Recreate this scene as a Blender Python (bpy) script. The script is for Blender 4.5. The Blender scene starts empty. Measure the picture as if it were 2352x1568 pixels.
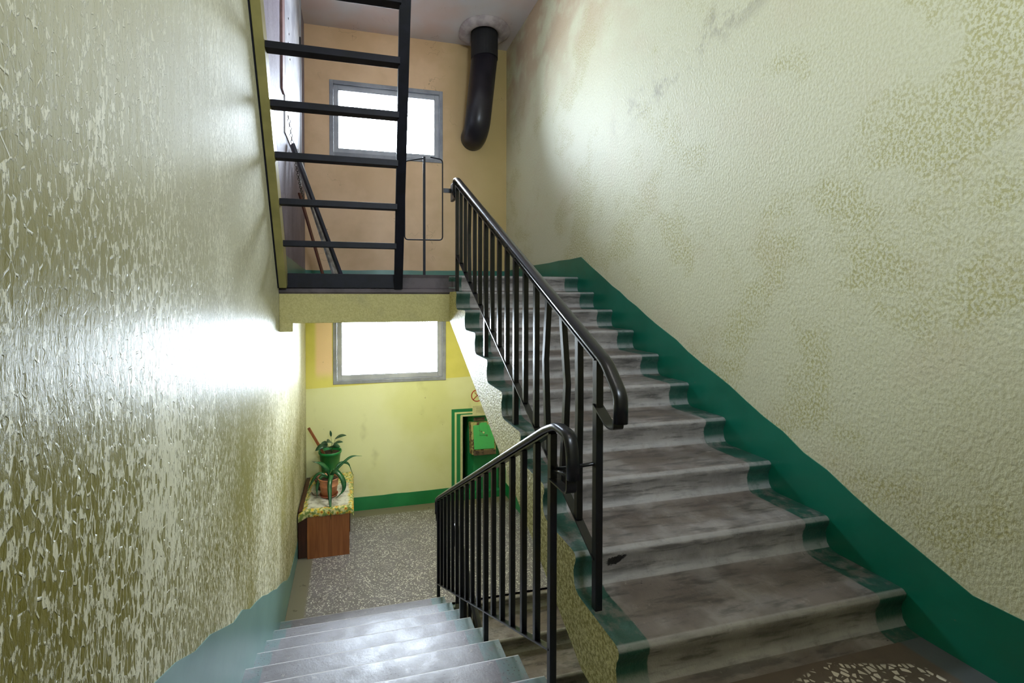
import bpy, bmesh, math, random
from mathutils import Vector, Matrix
random.seed(7)
PI = math.pi
scene = bpy.context.scene
COL = scene.collection

# ------------------------------------------------------------------ camera, world, light
H = 0.16                      # rise of a step
cam_d = bpy.data.cameras.new('camera')
cam_d.sensor_width = 36.0
cam_d.lens = 1000.0 / 2352 * 36.0
cam_d.shift_x = (1176 - 1041.55) / 2352
cam_d.shift_y = (701.2 - 784) / 2352
cam_d.clip_start = 0.05
cam = bpy.data.objects.new('camera', cam_d)
cam.location = (0, 0, 1.376)
cam.rotation_euler = (PI / 2 - 0.0155, 0, -0.2277)
COL.objects.link(cam)
scene.camera = cam

WORLD = 48.0
EXPOSURE = 0.66
world = bpy.data.worlds.new('sky')
scene.world = world
world.use_nodes = True
bg = world.node_tree.nodes['Background']
bg.inputs[0].default_value = (0.76, 0.86, 1.0, 1)
bg.inputs[1].default_value = WORLD

def portal(name, loc, rot, sx, sy):
    l = bpy.data.lights.new(name, 'AREA')
    l.shape = 'RECTANGLE'; l.size = sx; l.size_y = sy
    l.cycles.is_portal = True
    o = bpy.data.objects.new(name, l); COL.objects.link(o)
    o.location = loc; o.rotation_euler = rot
    return o

def fill_light(name, loc, watts, size):            # added fill light: an unseen disc, no fitting exists there
    l = bpy.data.lights.new(name, 'AREA'); l.shape = 'DISK'; l.size = size; l.energy = watts; l.color = (1.0, 0.97, 0.92)
    o = bpy.data.objects.new(name, l); COL.objects.link(o); o.location = loc
fill_light('landing_fill', (0.85, 4.85, 1.30), 17, 0.5)
fill_light('landing_fill', (1.1, -0.3, 4.9), 12, 0.5)

vs = scene.view_settings
vs.view_transform = 'Standard'; vs.look = 'None'
vs.exposure = EXPOSURE; vs.gamma = 1.0; vs.use_curve_mapping = False
scene.cycles.max_bounces = 8
scene.cycles.diffuse_bounces = 5
scene.cycles.glossy_bounces = 3
scene.cycles.adaptive_threshold = 0.03
scene.cycles.transparent_max_bounces = 8
scene.cycles.sample_clamp_indirect = 8.0
scene.cycles.use_denoising = True

# ------------------------------------------------------------------ the building's measures
XL, XR = -0.625, 2.253        # side walls
XS = 0.897                    # left edge of the right flight
XD = 0.836                    # right edge of the left flight
D = 6.213                     # wall with the windows
YB = -1.7                     # wall behind the camera
ZC = 5.076                    # ceiling
ZB = -4.9
T, Y0 = 0.3032, 1.3276        # tread and first nosing of the right flight
TD, YD = 0.3146, 4.009        # tread and last nosing of the left flight
YE = Y0 + 9 * T               # edge of the half landings, 4.056
portal('window_portal', (0.49, D + 0.05, 3.85), (-PI / 2, 0, 0), 1.5, 1.0)
portal('window_portal', (0.52, D + 0.05, 0.69), (-PI / 2, 0, 0), 1.5, 1.0)
portal('window_portal', (0.9, YB - 0.05, 3.3), (PI / 2, 0, 0), 0.9, 0.8)  # serves the added fill opening behind the camera

# ------------------------------------------------------------------ colour and node helpers
def lin(c):
    def f(v):
        v /= 255.0
        return v / 12.92 if v <= 0.04045 else ((v + 0.055) / 1.055) ** 2.4
    return (f(c[0]), f(c[1]), f(c[2]), 1.0)

class NT:
    def __init__(s, name):
        s.m = bpy.data.materials.new(name); s.m.use_nodes = True
        s.t = s.m.node_tree; s.n = s.t.nodes; s.l = s.t.links
        s.b = s.n['Principled BSDF']; s.out = s.n['Material Output']
        g = s.n.new('ShaderNodeNewGeometry'); s.pos = g.outputs['Position']; s.nrm = g.outputs['Normal']
        x = s.n.new('ShaderNodeSeparateXYZ'); s.l.new(s.pos, x.inputs[0])
        s.X, s.Y, s.Z = x.outputs
        s.bumps = []
    def put(s, inp, v):
        if isinstance(v, bpy.types.NodeSocket): s.l.new(v, inp)
        elif isinstance(v, tuple) and len(v) == 3 and inp.type == 'RGBA': inp.default_value = lin(v)
        else: inp.default_value = v
    def math(s, op, a, b=0.0, c=None, clamp=False):
        n = s.n.new('ShaderNodeMath'); n.operation = op; n.use_clamp = clamp
        s.put(n.inputs[0], a); s.put(n.inputs[1], b)
        if c is not None: s.put(n.inputs[2], c)
        return n.outputs[0]
    def ramp(s, v, a, b, lo=0.0, hi=1.0):            # smooth map range
        n = s.n.new('ShaderNodeMapRange'); n.interpolation_type = 'SMOOTHSTEP'
        s.put(n.inputs[0], v)
        n.inputs[1].default_value = a; n.inputs[2].default_value = b
        n.inputs[3].default_value = lo; n.inputs[4].default_value = hi
        return n.outputs[0]
    def vec(s, sx=1, sy=1, sz=1, add=None):
        n = s.n.new('ShaderNodeVectorMath'); n.operation = 'MULTIPLY'
        s.l.new(s.pos, n.inputs[0]); n.inputs[1].default_value = (sx, sy, sz)
        o = n.outputs[0]
        if add is not None:
            a = s.n.new('ShaderNodeVectorMath'); a.operation = 'ADD'
            s.l.new(o, a.inputs[0]); s.l.new(add, a.inputs[1]); o = a.outputs[0]
        return o
    def noise(s, scale, detail=3, rough=0.55, v=None, dist=0.0, color=False):
        n = s.n.new('ShaderNodeTexNoise')
        n.inputs['Scale'].default_value = scale; n.inputs['Detail'].default_value = detail
        n.inputs['Roughness'].default_value = rough; n.inputs['Distortion'].default_value = dist
        s.l.new(v if v is not None else s.pos, n.inputs['Vector'])
        return n.outputs['Color' if color else 'Fac']
    def voro(s, scale, v=None, feature='F1', out='Distance', rnd=1.0):
        n = s.n.new('ShaderNodeTexVoronoi'); n.feature = feature
        n.inputs['Scale'].default_value = scale; n.inputs['Randomness'].default_value = rnd
        s.l.new(v if v is not None else s.pos, n.inputs['Vector'])
        return n.outputs[out]
    def mix(s, f, a, b, mode='MIX'):
        n = s.n.new('ShaderNodeMix'); n.data_type = 'RGBA'; n.blend_type = mode
        s.put(n.inputs[0], f); s.put(n.inputs[6], a); s.put(n.inputs[7], b)
        return n.outputs[2]
    def bump(s, h, strength=0.5, dist=0.01):
        n = s.n.new('ShaderNodeBump'); n.inputs['Strength'].default_value = strength
        n.inputs['Distance'].default_value = dist; s.l.new(h, n.inputs['Height'])
        if s.bumps: s.l.new(s.bumps[-1], n.inputs['Normal'])
        s.bumps.append(n.outputs[0]); s.l.new(n.outputs[0], s.b.inputs['Normal'])
    def set(s, base=None, rough=None, metal=None, spec=None, coat=None):
        if base is not None: s.put(s.b.inputs['Base Color'], base)
        if rough is not None: s.put(s.b.inputs['Roughness'], rough)
        if metal is not None: s.put(s.b.inputs['Metallic'], metal)
        if spec is not None: s.put(s.b.inputs['Specular IOR Level'], spec)
        if coat is not None: s.put(s.b.inputs['Coat Weight'], coat); s.b.inputs['Coat Roughness'].default_value = 0.15
        return s.m

def band(s, v, a, b, e=0.004):                       # 1 between a and b
    return s.math('MULTIPLY', s.ramp(v, a - e, a + e), s.ramp(v, b - e, b + e, 1, 0))

# ------------------------------------------------------------------ materials
def m_wall_left():
    s = NT('left_wall_oil_paint')
    w = s.n.new('ShaderNodeVectorMath'); w.operation = 'SCALE'
    s.l.new(s.noise(14, 2, v=s.vec(1, 1, 0.5), color=True), w.inputs[0]); w.inputs[3].default_value = 1.1
    v = s.vec(0, 62, 24, w.outputs[0])
    cell = s.voro(1.0, v, 'DISTANCE_TO_EDGE')
    vc = s.n.new('ShaderNodeTexVoronoi'); vc.inputs['Scale'].default_value = 1.0; s.l.new(v, vc.inputs['Vector'])
    sc = s.n.new('ShaderNodeSeparateColor'); s.l.new(vc.outputs['Color'], sc.inputs[0])
    broad = s.noise(1.6, 3, 0.6, s.vec(1, 1, 0.4))
    fine = s.noise(1.0, 4, 0.65, s.vec(1, 120, 34))
    near = s.ramp(s.Y, 1.0, 2.6, 1, 0)
    thr = s.math('ADD', sc.outputs[0], s.math('MULTIPLY', s.math('SUBTRACT', 0.5, broad), 1.6))
    pit = s.math('MULTIPLY', s.ramp(cell, 0.03, 0.10), s.ramp(thr, 0.36, 0.46))
    pit2 = s.ramp(s.math('ADD', fine, s.math('MULTIPLY', s.math('SUBTRACT', 0.5, broad), 0.5)), 0.47, 0.53)
    m = s.math('MAXIMUM', s.math('MULTIPLY', pit, s.ramp(near, 0, 1, 0.45, 1.0)), s.math('MULTIPLY', pit2, 0.95))
    low = s.ramp(s.math('ADD', s.Z, s.math('MULTIPLY', s.Y, 0.35)), 1.5, 2.7, 1, 0.3)
    base = s.mix(s.math('MULTIPLY', m, low), (216, 212, 186), (126, 119, 60))
    ridge = s.math('SUBTRACT', 1.0, m)
    smooth = s.ramp(s.Z, 1.25, 2.3)
    # wall of the upper half landing beyond the ladder is painted a faded lilac grey
    line = s.math('ADD', s.Y, s.math('MULTIPLY', s.math('SUBTRACT', s.Z, 1.5), 0.594))
    upper = s.math('MULTIPLY', s.ramp(line, 4.02, 4.1), s.ramp(s.Z, 1.55, 1.6))
    grey = s.mix(s.noise(3, 3, 0.6, s.vec(1, 1.5, 0.6)), (112, 100, 110), (158, 148, 156))
    base = s.mix(upper, base, grey)
    h = s.math('ADD', ridge, s.math('MULTIPLY', fine, 0.7))
    h = s.math('MULTIPLY', h, s.ramp(smooth, 0, 1, 1, 0.55))
    s.bump(s.noise(5, 2, v=s.vec(1, 3, 0.5)), 0.35, 0.02)
    s.bump(h, 0.8, 0.006)
    return s.set(base, s.math('MAXIMUM', s.ramp(upper, 0, 1, 0.33, 0.5), s.ramp(s.Z, 1.2, 2.0, 0.34, 0.58)), spec=0.1)

def m_wall_right():
    s = NT('right_wall_plaster_paint')
    w = s.n.new('ShaderNodeVectorMath'); w.operation = 'SCALE'
    s.l.new(s.noise(9, 2, color=True), w.inputs[0]); w.inputs[3].default_value = 1.2
    grain = s.voro(1.0, s.vec(0, 85, 50, w.outputs[0]), 'SMOOTH_F1')
    fine = s.noise(95, 3, 0.6, s.vec(1, 1, 0.65))
    worn = s.ramp(s.noise(1.6, 4, 0.62), 0.5, 0.66)
    pits = s.ramp(fine, 0.42, 0.56, 1, 0)
    base = s.mix(s.math('MULTIPLY', pits, s.ramp(worn, 0, 1, 0.18, 0.7)), (220, 219, 188), (178, 172, 100))
    base = s.mix(s.math('MULTIPLY', s.ramp(s.noise(2.2, 3), 0.5, 0.75), 0.2), base, (214, 196, 168))
    up = s.ramp(s.Z, 3.2, 4.9)
    base = s.mix(s.math('MULTIPLY', up, s.ramp(s.noise(2.5, 3), 0.35, 0.6)), base, (196, 172, 140))
    # sooty streak rising along the wall
    st = s.math('SUBTRACT', s.math('ADD', s.math('MULTIPLY', s.Y, -0.22), 3.62), s.Z)
    soot = s.math('MULTIPLY', s.ramp(s.math('ABSOLUTE', st), 0.02, 0.22, 1, 0), s.ramp(s.noise(6, 4, 0.7), 0.42, 0.7))
    base = s.mix(s.math('MULTIPLY', soot, s.ramp(s.Y, 3.9, 2.8, 0, 0.55)), base, (120, 110, 95))
    s.bump(s.math('ADD', s.math('MULTIPLY', grain, 0.7), fine), 0.6, 0.006)
    return s.set(base, 0.5, spec=0.4)

def crack(s, scale, seed_mask=2.0):
    c = s.ramp(s.math('ABSOLUTE', s.math('SUBTRACT', s.noise(scale, 4, 0.6), 0.5)), 0.0, 0.0026, 1, 0)
    return s.math('MULTIPLY', c, s.ramp(s.noise(seed_mask, 1), 0.58, 0.64))

def m_wall_far():
    s = NT('window_wall_paint')
    n1 = s.noise(1.4, 4, 0.6)
    peach = s.mix(s.ramp(n1, 0.35, 0.65), (228, 192, 152), (212, 176, 134))
    peach = s.mix(s.math('MULTIPLY', s.ramp(s.X, 0.9, 2.1), 0.75), peach, (176, 158, 92))
    edge = s.math('ADD', s.math('MULTIPLY', s.X, 0.035), 0.165)
    yellow = s.mix(s.ramp(n1, 0.4, 0.7), (222, 212, 112), (208, 200, 98))
    pe = s.math('MULTIPLY', s.math('MULTIPLY', s.ramp(s.X, -0.53, -0.46), s.ramp(s.X, -0.28, -0.27, 1, 0)), s.ramp(s.Z, 0.22, 0.42))
    yellow = s.mix(pe, yellow, (240, 206, 166))
    pale = s.mix(s.ramp(s.noise(0.9, 4, 0.6), 0.35, 0.7), (228, 228, 178), (216, 216, 152))
    pale = s.mix(s.math('MULTIPLY', s.ramp(s.noise(2.4, 3, 0.6, s.vec(1, 1, 0.8)), 0.6, 0.8), 0.5), pale, (160, 158, 98))
    low = s.mix(s.ramp(s.math('SUBTRACT', s.Z, edge), -0.006, 0.006), pale, yellow)
    # green painted surround of the niche
    def box(x0, x1, z0, z1): return s.math('MULTIPLY', band(s, s.X, x0, x1), band(s, s.Z, z0, z1))
    g = box(1.41, 1.458, -1.62, -0.25)
    for b in ((1.41, 1.73, -0.298, -0.25), (1.487, 1.545, -1.62, -0.322), (1.487, 1.73, -0.352, -0.322), (2.17, 2.4, -1.62, -0.45)):
        g = s.math('MAXIMUM', g, box(*b))
    low = s.mix(g, low, (34, 128, 74))
    col = s.mix(s.ramp(s.Z, 1.38, 1.40), low, peach)
    col = s.mix(s.math('MULTIPLY', s.math('MULTIPLY', crack(s, 1.3), s.ramp(s.Z, 1.39, 1.4)), 0.5), col, (95, 75, 50))
    col = s.mix(s.math('MULTIPLY', s.ramp(s.noise(9, 4, 0.7), 0.68, 0.74), 0.5), col, (110, 85, 55))
    s.bump(s.noise(60, 4, 0.6, s.vec(1, 1, 1.4)), 0.25, 0.004)
    return s.set(col, 0.42, spec=0.45)

def m_plaster_yellow(name='rough_yellow_green_plaster', k=1.0):
    s = NT(name)
    f = s.noise(70, 4, 0.7)
    base = s.mix(s.ramp(f, 0.40, 0.6, 0.5 - 0.5 * k, 0.5 + 0.5 * k), (156, 144, 80), (218, 210, 150))
    base = s.mix(s.ramp(s.noise(4, 2), 0.5, 0.8, 0, 0.4), base, (150, 144, 110))
    s.bump(s.noise(75, 3, 0.65), 0.25 + 0.7 * k, 0.009)
    return s.set(base, 0.5, spec=0.4)

def m_ceiling():
    s = NT('ceiling_whitewash')
    base = s.mix(s.ramp(s.noise(1.1, 3), 0.35, 0.7), (205, 200, 200), (206, 182, 172))
    base = s.mix(s.math('MULTIPLY', crack(s, 1.5), 0.5), base, (110, 95, 85))
    s.bump(s.noise(12, 3), 0.2, 0.01)
    return s.set(base, 0.8)

def terrazzo_nodes(s, chip_scale, dark, chip, amount):
    v = s.vec(1, 1, 1)
    e = s.voro(chip_scale, v, 'DISTANCE_TO_EDGE')
    c = s.n.new('ShaderNodeTexVoronoi'); c.inputs['Scale'].default_value = chip_scale; s.l.new(v, c.inputs['Vector'])
    sx = s.n.new('ShaderNodeSeparateColor'); s.l.new(c.outputs['Color'], sx.inputs[0])
    m = s.math('MULTIPLY', s.ramp(e, 0.12, 0.17), s.ramp(sx.outputs[0], amount, amount + 0.02))
    base = s.mix(s.noise(7, 4, 0.6), dark, tuple(int(q * 1.35) for q in dark))
    cc = s.mix(s.math('MULTIPLY', sx.outputs[1], 0.6), chip, tuple(int(q * 0.72) for q in chip))
    return base, cc, m

def m_terrazzo(name, patch):
    s = NT(name)
    if patch:                                          # our own landing: chips laid bare only where feet have worn the dirt
        base, cc, m = terrazzo_nodes(s, 42, (80, 70, 62), (212, 203, 188), 0.26)
        wear = s.ramp(s.math('ADD', s.math('MULTIPLY', s.ramp(s.math('ABSOLUTE', s.math('SUBTRACT', s.X, 1.72)), 0.3, 0.46, 1, 0), s.ramp(s.math('ADD', s.Y, s.math('MULTIPLY', s.math('ABSOLUTE', s.math('SUBTRACT', s.X, 1.72)), 0.25)), 1.24, 1.32, 1, 0)), s.math('MULTIPLY', s.noise(5, 3), 0.5)), 0.85, 1.05)
        m = s.math('MULTIPLY', m, wear)
        edge = s.math('MAXIMUM', s.ramp(s.X, 2.12, 2.14), 0.0)
        base = s.mix(edge, base, (84, 88, 90))  # grey border by the wall, bluish reflected light painted into its colour
        base = s.mix(s.ramp(s.noise(9, 4, 0.7), 0.62, 0.72, 0, 0.6), base, (52, 44, 38))
    else:
        base, cc, m = terrazzo_nodes(s, 72, (98, 95, 102), (222, 220, 222), 0.6)
        border = s.math('MAXIMUM', s.ramp(s.X, -0.47, -0.43, 1, 0), s.ramp(s.Y, D - 0.22, D - 0.16))
        dirt = s.ramp(s.noise(3, 4, 0.6), 0.5, 0.72, 0, 0.7)
        m = s.math('MULTIPLY', s.math('MULTIPLY', m, s.ramp(border, 0, 1, 1, 0)), s.ramp(dirt, 0, 0.7, 1, 0.35))
        base = s.mix(border, base, (116, 112, 100))
        base = s.mix(s.math('MULTIPLY', s.ramp(s.Y, 5.5, 6.1), 0.45), base, (116, 106, 72))  # olive reflection near the far wall, painted into the floor colour
        base = s.mix(s.ramp(s.noise(11, 3, 0.6), 0.68, 0.74, 0, 0.8), base, (60, 52, 44))
    col = s.mix(m, base, cc)
    s.bump(s.noise(30, 4, 0.6), 0.15, 0.004)
    return s.set(col, 0.38, spec=0.45)

def m_step(name, left_edge, right_edge, wl, wr, core, core2, paint, brown=0.6, speck=0.62, rough=1.0, nose=None):
    s = NT(name)
    n = s.noise(5, 5, 0.62)
    streak = s.noise(8, 4, 0.65, s.vec(0.6, 3, 5))
    base = s.mix(s.ramp(n, 0.35, 0.65), core, core2)
    up = s.n.new('ShaderNodeSeparateXYZ'); s.l.new(s.nrm, up.inputs[0])
    flat = s.ramp(up.outputs[2], 0.5, 0.9)
    base = s.mix(s.math('MULTIPLY', s.math('MULTIPLY', flat, s.ramp(s.noise(3.2, 4, 0.6), 0.34, 0.56)), brown), base, (88, 72, 62))
    base = s.mix(s.math('MULTIPLY', s.ramp(streak, 0.48, 0.66), 0.25 + 0.4 * rough), base, (60, 56, 54))
    base = s.mix(s.math('MULTIPLY', s.ramp(s.noise(17, 4, 0.7), 0.62, 0.72), 0.5), base, (160, 154, 148))
    wob = s.math('MULTIPLY', s.math('SUBTRACT', s.noise(11, 3), 0.5), 0.015)
    xx = s.math('ADD', s.X, wob)
    g = s.math('MAXIMUM', s.ramp(xx, left_edge + wl - 0.004, left_edge + wl + 0.004, 1, 0), s.ramp(xx, right_edge - wr - 0.004, right_edge - wr + 0.004))
    wornp = s.math('MAXIMUM', s.ramp(s.noise(9, 4, 0.7), 0.36, 0.52, 0.35, 1), s.ramp(flat, 0, 1, 0.95, 0))
    base = s.mix(s.math('MULTIPLY', g, wornp), base, paint)
    specks = s.ramp(s.voro(46, s.vec(1, 1.6, 1)), 0.17, 0.22, 1, 0)
    specks = s.math('MULTIPLY', specks, s.ramp(s.noise(7, 3, 0.7), speck, speck + 0.08))
    base = s.mix(s.math('MULTIPLY', s.math('MULTIPLY', specks, flat), 0.8), base, (36, 32, 32))
    if nose:                                          # nosings rubbed pale by feet, plus their bright highlight painted in
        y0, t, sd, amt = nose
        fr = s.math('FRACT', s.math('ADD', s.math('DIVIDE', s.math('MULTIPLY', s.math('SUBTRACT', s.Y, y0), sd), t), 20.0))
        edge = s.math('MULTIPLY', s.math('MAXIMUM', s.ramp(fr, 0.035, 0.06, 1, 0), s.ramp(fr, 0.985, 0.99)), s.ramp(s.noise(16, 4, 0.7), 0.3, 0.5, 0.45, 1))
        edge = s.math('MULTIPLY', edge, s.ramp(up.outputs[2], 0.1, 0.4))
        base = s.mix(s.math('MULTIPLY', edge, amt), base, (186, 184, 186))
    # burnt smear on the second riser
    dx = s.math('MULTIPLY', s.math('SUBTRACT', s.X, 1.09), 1.0)
    dz = s.math('MULTIPLY', s.math('SUBTRACT', s.Z, s.math('ADD', 0.262, s.math('MULTIPLY', dx, 0.2))), 2.2)
    rr = s.math('SQRT', s.math('ADD', s.math('POWER', dx, 2.0), s.math('POWER', dz, 2.0)))
    rr = s.math('ADD', rr, s.math('MULTIPLY', s.math('SUBTRACT', s.noise(30, 4, 0.7), 0.5), 0.10))
    sm = s.math('MULTIPLY', s.ramp(rr, 0.036, 0.05, 1, 0), s.ramp(s.Y, 1.62, 1.63))
    sm = s.math('MULTIPLY', sm, s.ramp(s.Y, 1.70, 1.71, 1, 0))
    base = s.mix(sm, base, (16, 14, 14))
    s.bump(s.noise(24, 6, 0.7), 0.55 * rough, 0.014)
    return s.set(base, s.ramp(n, 0.3, 0.7, 0.36, 0.55), spec=0.5)

def m_simple(name, c1, c2=None, rough=0.5, scale=6, bump=0.0, bscale=40, metal=0.0, spec=0.5, stretch=(1, 1, 1), coat=None):
    s = NT(name)
    base = s.mix(s.ramp(s.noise(scale, 4, 0.6, s.vec(*stretch)), 0.35, 0.65), c1, c2 or c1)
    if bump: s.bump(s.noise(bscale, 3), bump, 0.004)
    return s.set(base, rough, metal, spec, coat)

def m_green_paint(name, c1, c2):
    s = NT(name)
    base = s.mix(s.ramp(s.noise(2.2, 4, 0.6), 0.35, 0.65), c1, c2)
    base = s.mix(s.math('MULTIPLY', s.ramp(s.noise(24, 4, 0.7), 0.69, 0.73), 0.5), base, (120, 120, 100))
    s.bump(s.noise(35, 3), 0.12, 0.003)
    return s.set(base, 0.3, spec=0.7)

def m_rusty(name, c, rust=(92, 66, 42), lo=0.5, hi=0.58):
    s = NT(name)
    base = s.mix(s.ramp(s.noise(13, 5, 0.7), lo, hi), c, rust)
    s.bump(s.noise(30, 4), 0.35, 0.004)
    return s.set(base, 0.5)

def m_wood(name, a, b, axis='z', rough=0.4):
    s = NT(name)
    st = {'z': (14, 14, 0.8), 'y': (14, 0.8, 14), 'x': (0.8, 14, 14)}[axis]
    n = s.noise(2.0, 4, 0.6, s.vec(*st), dist=0.6)
    return s.set(s.mix(s.ramp(n, 0.3, 0.7), a, b), rough)

def m_black_metal():
    s = NT('black_gloss_enamel')
    base = s.mix(s.ramp(s.noise(9, 4, 0.6), 0.35, 0.7), (9, 9, 14), (18, 18, 26))
    base = s.mix(s.ramp(s.noise(50, 3, 0.7), 0.7, 0.74, 0, 0.6), base, (80, 72, 66))
    s.bump(s.noise(40, 3), 0.15, 0.003)
    return s.set(base, 0.3, spec=0.5)

def m_cloth():
    s = NT('flowered_oilcloth')
    vor = s.n.new('ShaderNodeTexVoronoi'); vor.inputs['Scale'].default_value = 19; s.l.new(s.pos, vor.inputs['Vector'])
    d = vor.outputs['Distance']
    fl = s.mix(s.ramp(d, 0.18, 0.24), (176, 96, 40), (220, 190, 70))
    fl = s.mix(s.ramp(d, 0.36, 0.42), fl, s.mix(s.ramp(s.noise(30, 2), 0.45, 0.55), (120, 140, 70), (214, 206, 150)))
    dx = s.math('ABSOLUTE', s.math('ADD', s.X, 0.29))
    worn = s.math('MULTIPLY', s.ramp(s.math('ADD', dx, s.math('MULTIPLY', s.noise(9, 3), 0.08)), 0.25, 0.29, 1, 0), s.ramp(s.Z, -1.045, -1.035))
    worn = s.math('MULTIPLY', worn, s.ramp(s.Y, 5.9, 5.75, 0, 1))
    worn = s.math('MULTIPLY', worn, s.ramp(s.Y, 5.19, 5.22))
    white = s.mix(s.ramp(s.noise(14, 4, 0.6), 0.45, 0.65), (206, 206, 200), (150, 148, 140))
    return s.set(s.mix(worn, fl, white), 0.4)

def m_glass():
    s = NT('window_glass')
    tr = s.n.new('ShaderNodeBsdfTransparent'); tr.inputs[0].default_value = (0.97, 0.98, 0.98, 1)
    gl = s.n.new('ShaderNodeBsdfGlossy'); gl.inputs['Roughness'].default_value = 0.05
    fr = s.n.new('ShaderNodeFresnel'); fr.inputs[0].default_value = 1.45
    mx = s.n.new('ShaderNodeMixShader')
    s.l.new(fr.outputs[0], mx.inputs[0]); s.l.new(tr.outputs[0], mx.inputs[1]); s.l.new(gl.outputs[0], mx.inputs[2])
    s.l.new(mx.outputs[0], s.out.inputs['Surface'])
    return s.m

M = {}
M['wl'] = m_wall_left(); M['wr'] = m_wall_right(); M['wf'] = m_wall_far()
M['plaster'] = m_plaster_yellow(); M['ceil'] = m_ceiling(); M['beam'] = m_plaster_yellow('painted_beam_plaster', 0.25)
M['terr_low'] = m_terrazzo('terrazzo_fine', False); M['terr_own'] = m_terrazzo('terrazzo_worn', True)
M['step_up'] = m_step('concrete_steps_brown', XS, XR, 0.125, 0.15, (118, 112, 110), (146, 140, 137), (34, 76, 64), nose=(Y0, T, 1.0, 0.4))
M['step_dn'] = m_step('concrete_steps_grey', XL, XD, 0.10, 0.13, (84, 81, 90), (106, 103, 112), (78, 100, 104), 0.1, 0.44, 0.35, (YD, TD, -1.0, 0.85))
M['kerb'] = m_simple('dusty_concrete_kerb', (96, 86, 90), (72, 64, 66), 0.6, 5, 0.3, 25)
M['band_r'] = m_green_paint('skirting_green_blue', (8, 104, 82), (18, 116, 94))
M['band_l'] = m_green_paint('skirting_teal', (78, 120, 118), (94, 134, 130))
M['band_f'] = m_green_paint('skirting_bright_green', (14, 118, 62), (24, 132, 72))
M['band_u'] = m_green_paint('skirting_dark_teal', (24, 100, 84), (34, 112, 92))
M['black'] = m_black_metal()
M['satin'] = m_simple('black_satin_enamel', (12, 12, 20), (20, 20, 32), 0.5, 9, 0.1, 30, spec=0.25)
M['alu'] = m_simple('grey_painted_window_frame', (150, 152, 158), (128, 130, 138), 0.4, 5)
M['alu2'] = m_simple('light_grey_sash', (176, 178, 184), (160, 162, 170), 0.4, 5)
M['glass'] = m_glass()
M['pipe'] = m_simple('black_plastic_pipe', (22, 20, 28), (36, 33, 40), 0.33, 3, 0.2, 9)
M['pipe_dk'] = m_simple('black_rubber_sleeve', (14, 14, 16), (22, 22, 22), 0.7, 5)
M['mortar'] = m_simple('white_mortar', (186, 176, 174), (150, 138, 136), 0.8, 6, 0.8, 18)
M['stringer'] = m_simple('yellow_green_enamel', (150, 140, 84), (132, 124, 72), 0.35, 4, 0.1)
M['wood'] = m_wood('brown_laminate', (128, 74, 38), (158, 98, 54))
M['wood_dk'] = m_wood('dark_laminate', (58, 30, 20), (80, 44, 28))
M['plank'] = m_simple('dark_painted_board', (30, 30, 44), (46, 45, 60), 0.4, 8)
M['plank_w'] = m_simple('pale_grey_board', (176, 172, 170), (120, 116, 114), 0.5, 12, 0.2)
M['plank_b'] = m_wood('red_brown_lath', (82, 44, 38), (108, 62, 50))
M['trimb'] = m_simple('faded_brown_paint', (132, 100, 96), (106, 78, 76), 0.5, 9)
M['panel'] = m_simple('pale_grey_sheet_metal', (200, 200, 204), (158, 158, 166), 0.3, 4, 0.3, 6, spec=0.7)
M['steel'] = m_simple('dull_steel', (120, 118, 116), (80, 78, 76), 0.35, 20, metal=0.8)
M['hatch'] = m_rusty('chipped_green_paint', (72, 178, 98), (96, 84, 52), 0.60, 0.66)
M['hatch_rim'] = m_rusty('yellowed_rusty_rim', (176, 168, 108), (84, 58, 40), 0.50, 0.56)
M['rust'] = m_rusty('rust', (96, 78, 58), (52, 38, 30))
M['niche'] = m_rusty('dark_green_niche_paint', (20, 92, 58), (22, 36, 26), 0.56, 0.7)
M['chute'] = m_rusty('chute_green_paint', (26, 128, 74), (50, 70, 44), 0.62, 0.68)
M['red'] = m_simple('red_stencil_paint', (176, 62, 34), (160, 50, 30), 0.5)
M['paper'] = m_simple('pale_paper', (206, 204, 158), (196, 192, 146), 0.7, 20)
M['paper_line'] = m_simple('faded_print', (172, 168, 132), (160, 156, 122), 0.7, 60)
M['pot_green'] = m_simple('green_plastic', (10, 128, 62), (14, 116, 56), 0.35, 5)
M['pot_brown'] = m_simple('brown_plastic', (112, 80, 72), (92, 62, 56), 0.4, 8)
M['terra'] = m_simple('terracotta_plastic', (198, 132, 96), (184, 116, 82), 0.45, 10)
M['terra_dk'] = m_simple('terracotta_saucer', (156, 92, 68), (138, 78, 58), 0.5, 10)
M['soil'] = m_simple('potting_soil', (40, 28, 20), (66, 48, 34), 0.95, 60, 1.0, 90)
M['leaf'] = m_simple('dark_green_leaf', (28, 66, 46), (46, 92, 60), 0.28, 20, spec=0.7)
M['leaf2'] = m_simple('strap_leaf', (24, 78, 46), (44, 104, 58), 0.25, 12, spec=0.7)
M['stem'] = m_simple('leaf_stem', (70, 120, 60), (52, 98, 48), 0.5, 20)
M['stick'] = m_wood('brown_stick', (120, 66, 34), (150, 88, 46))
M['cloth'] = m_cloth()
M['door'] = m_wood('brown_door', (120, 84, 52), (100, 68, 42))
M['shade'] = m_simple('wall_paint_back', (200, 196, 150), (188, 182, 134), 0.6, 3, 0.2)

# ------------------------------------------------------------------ mesh helpers (all coordinates in world space)
def wloc(p):
    v = Vector((0, 0, 0))
    while p is not None: v += p.location; p = p.parent
    return v

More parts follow.
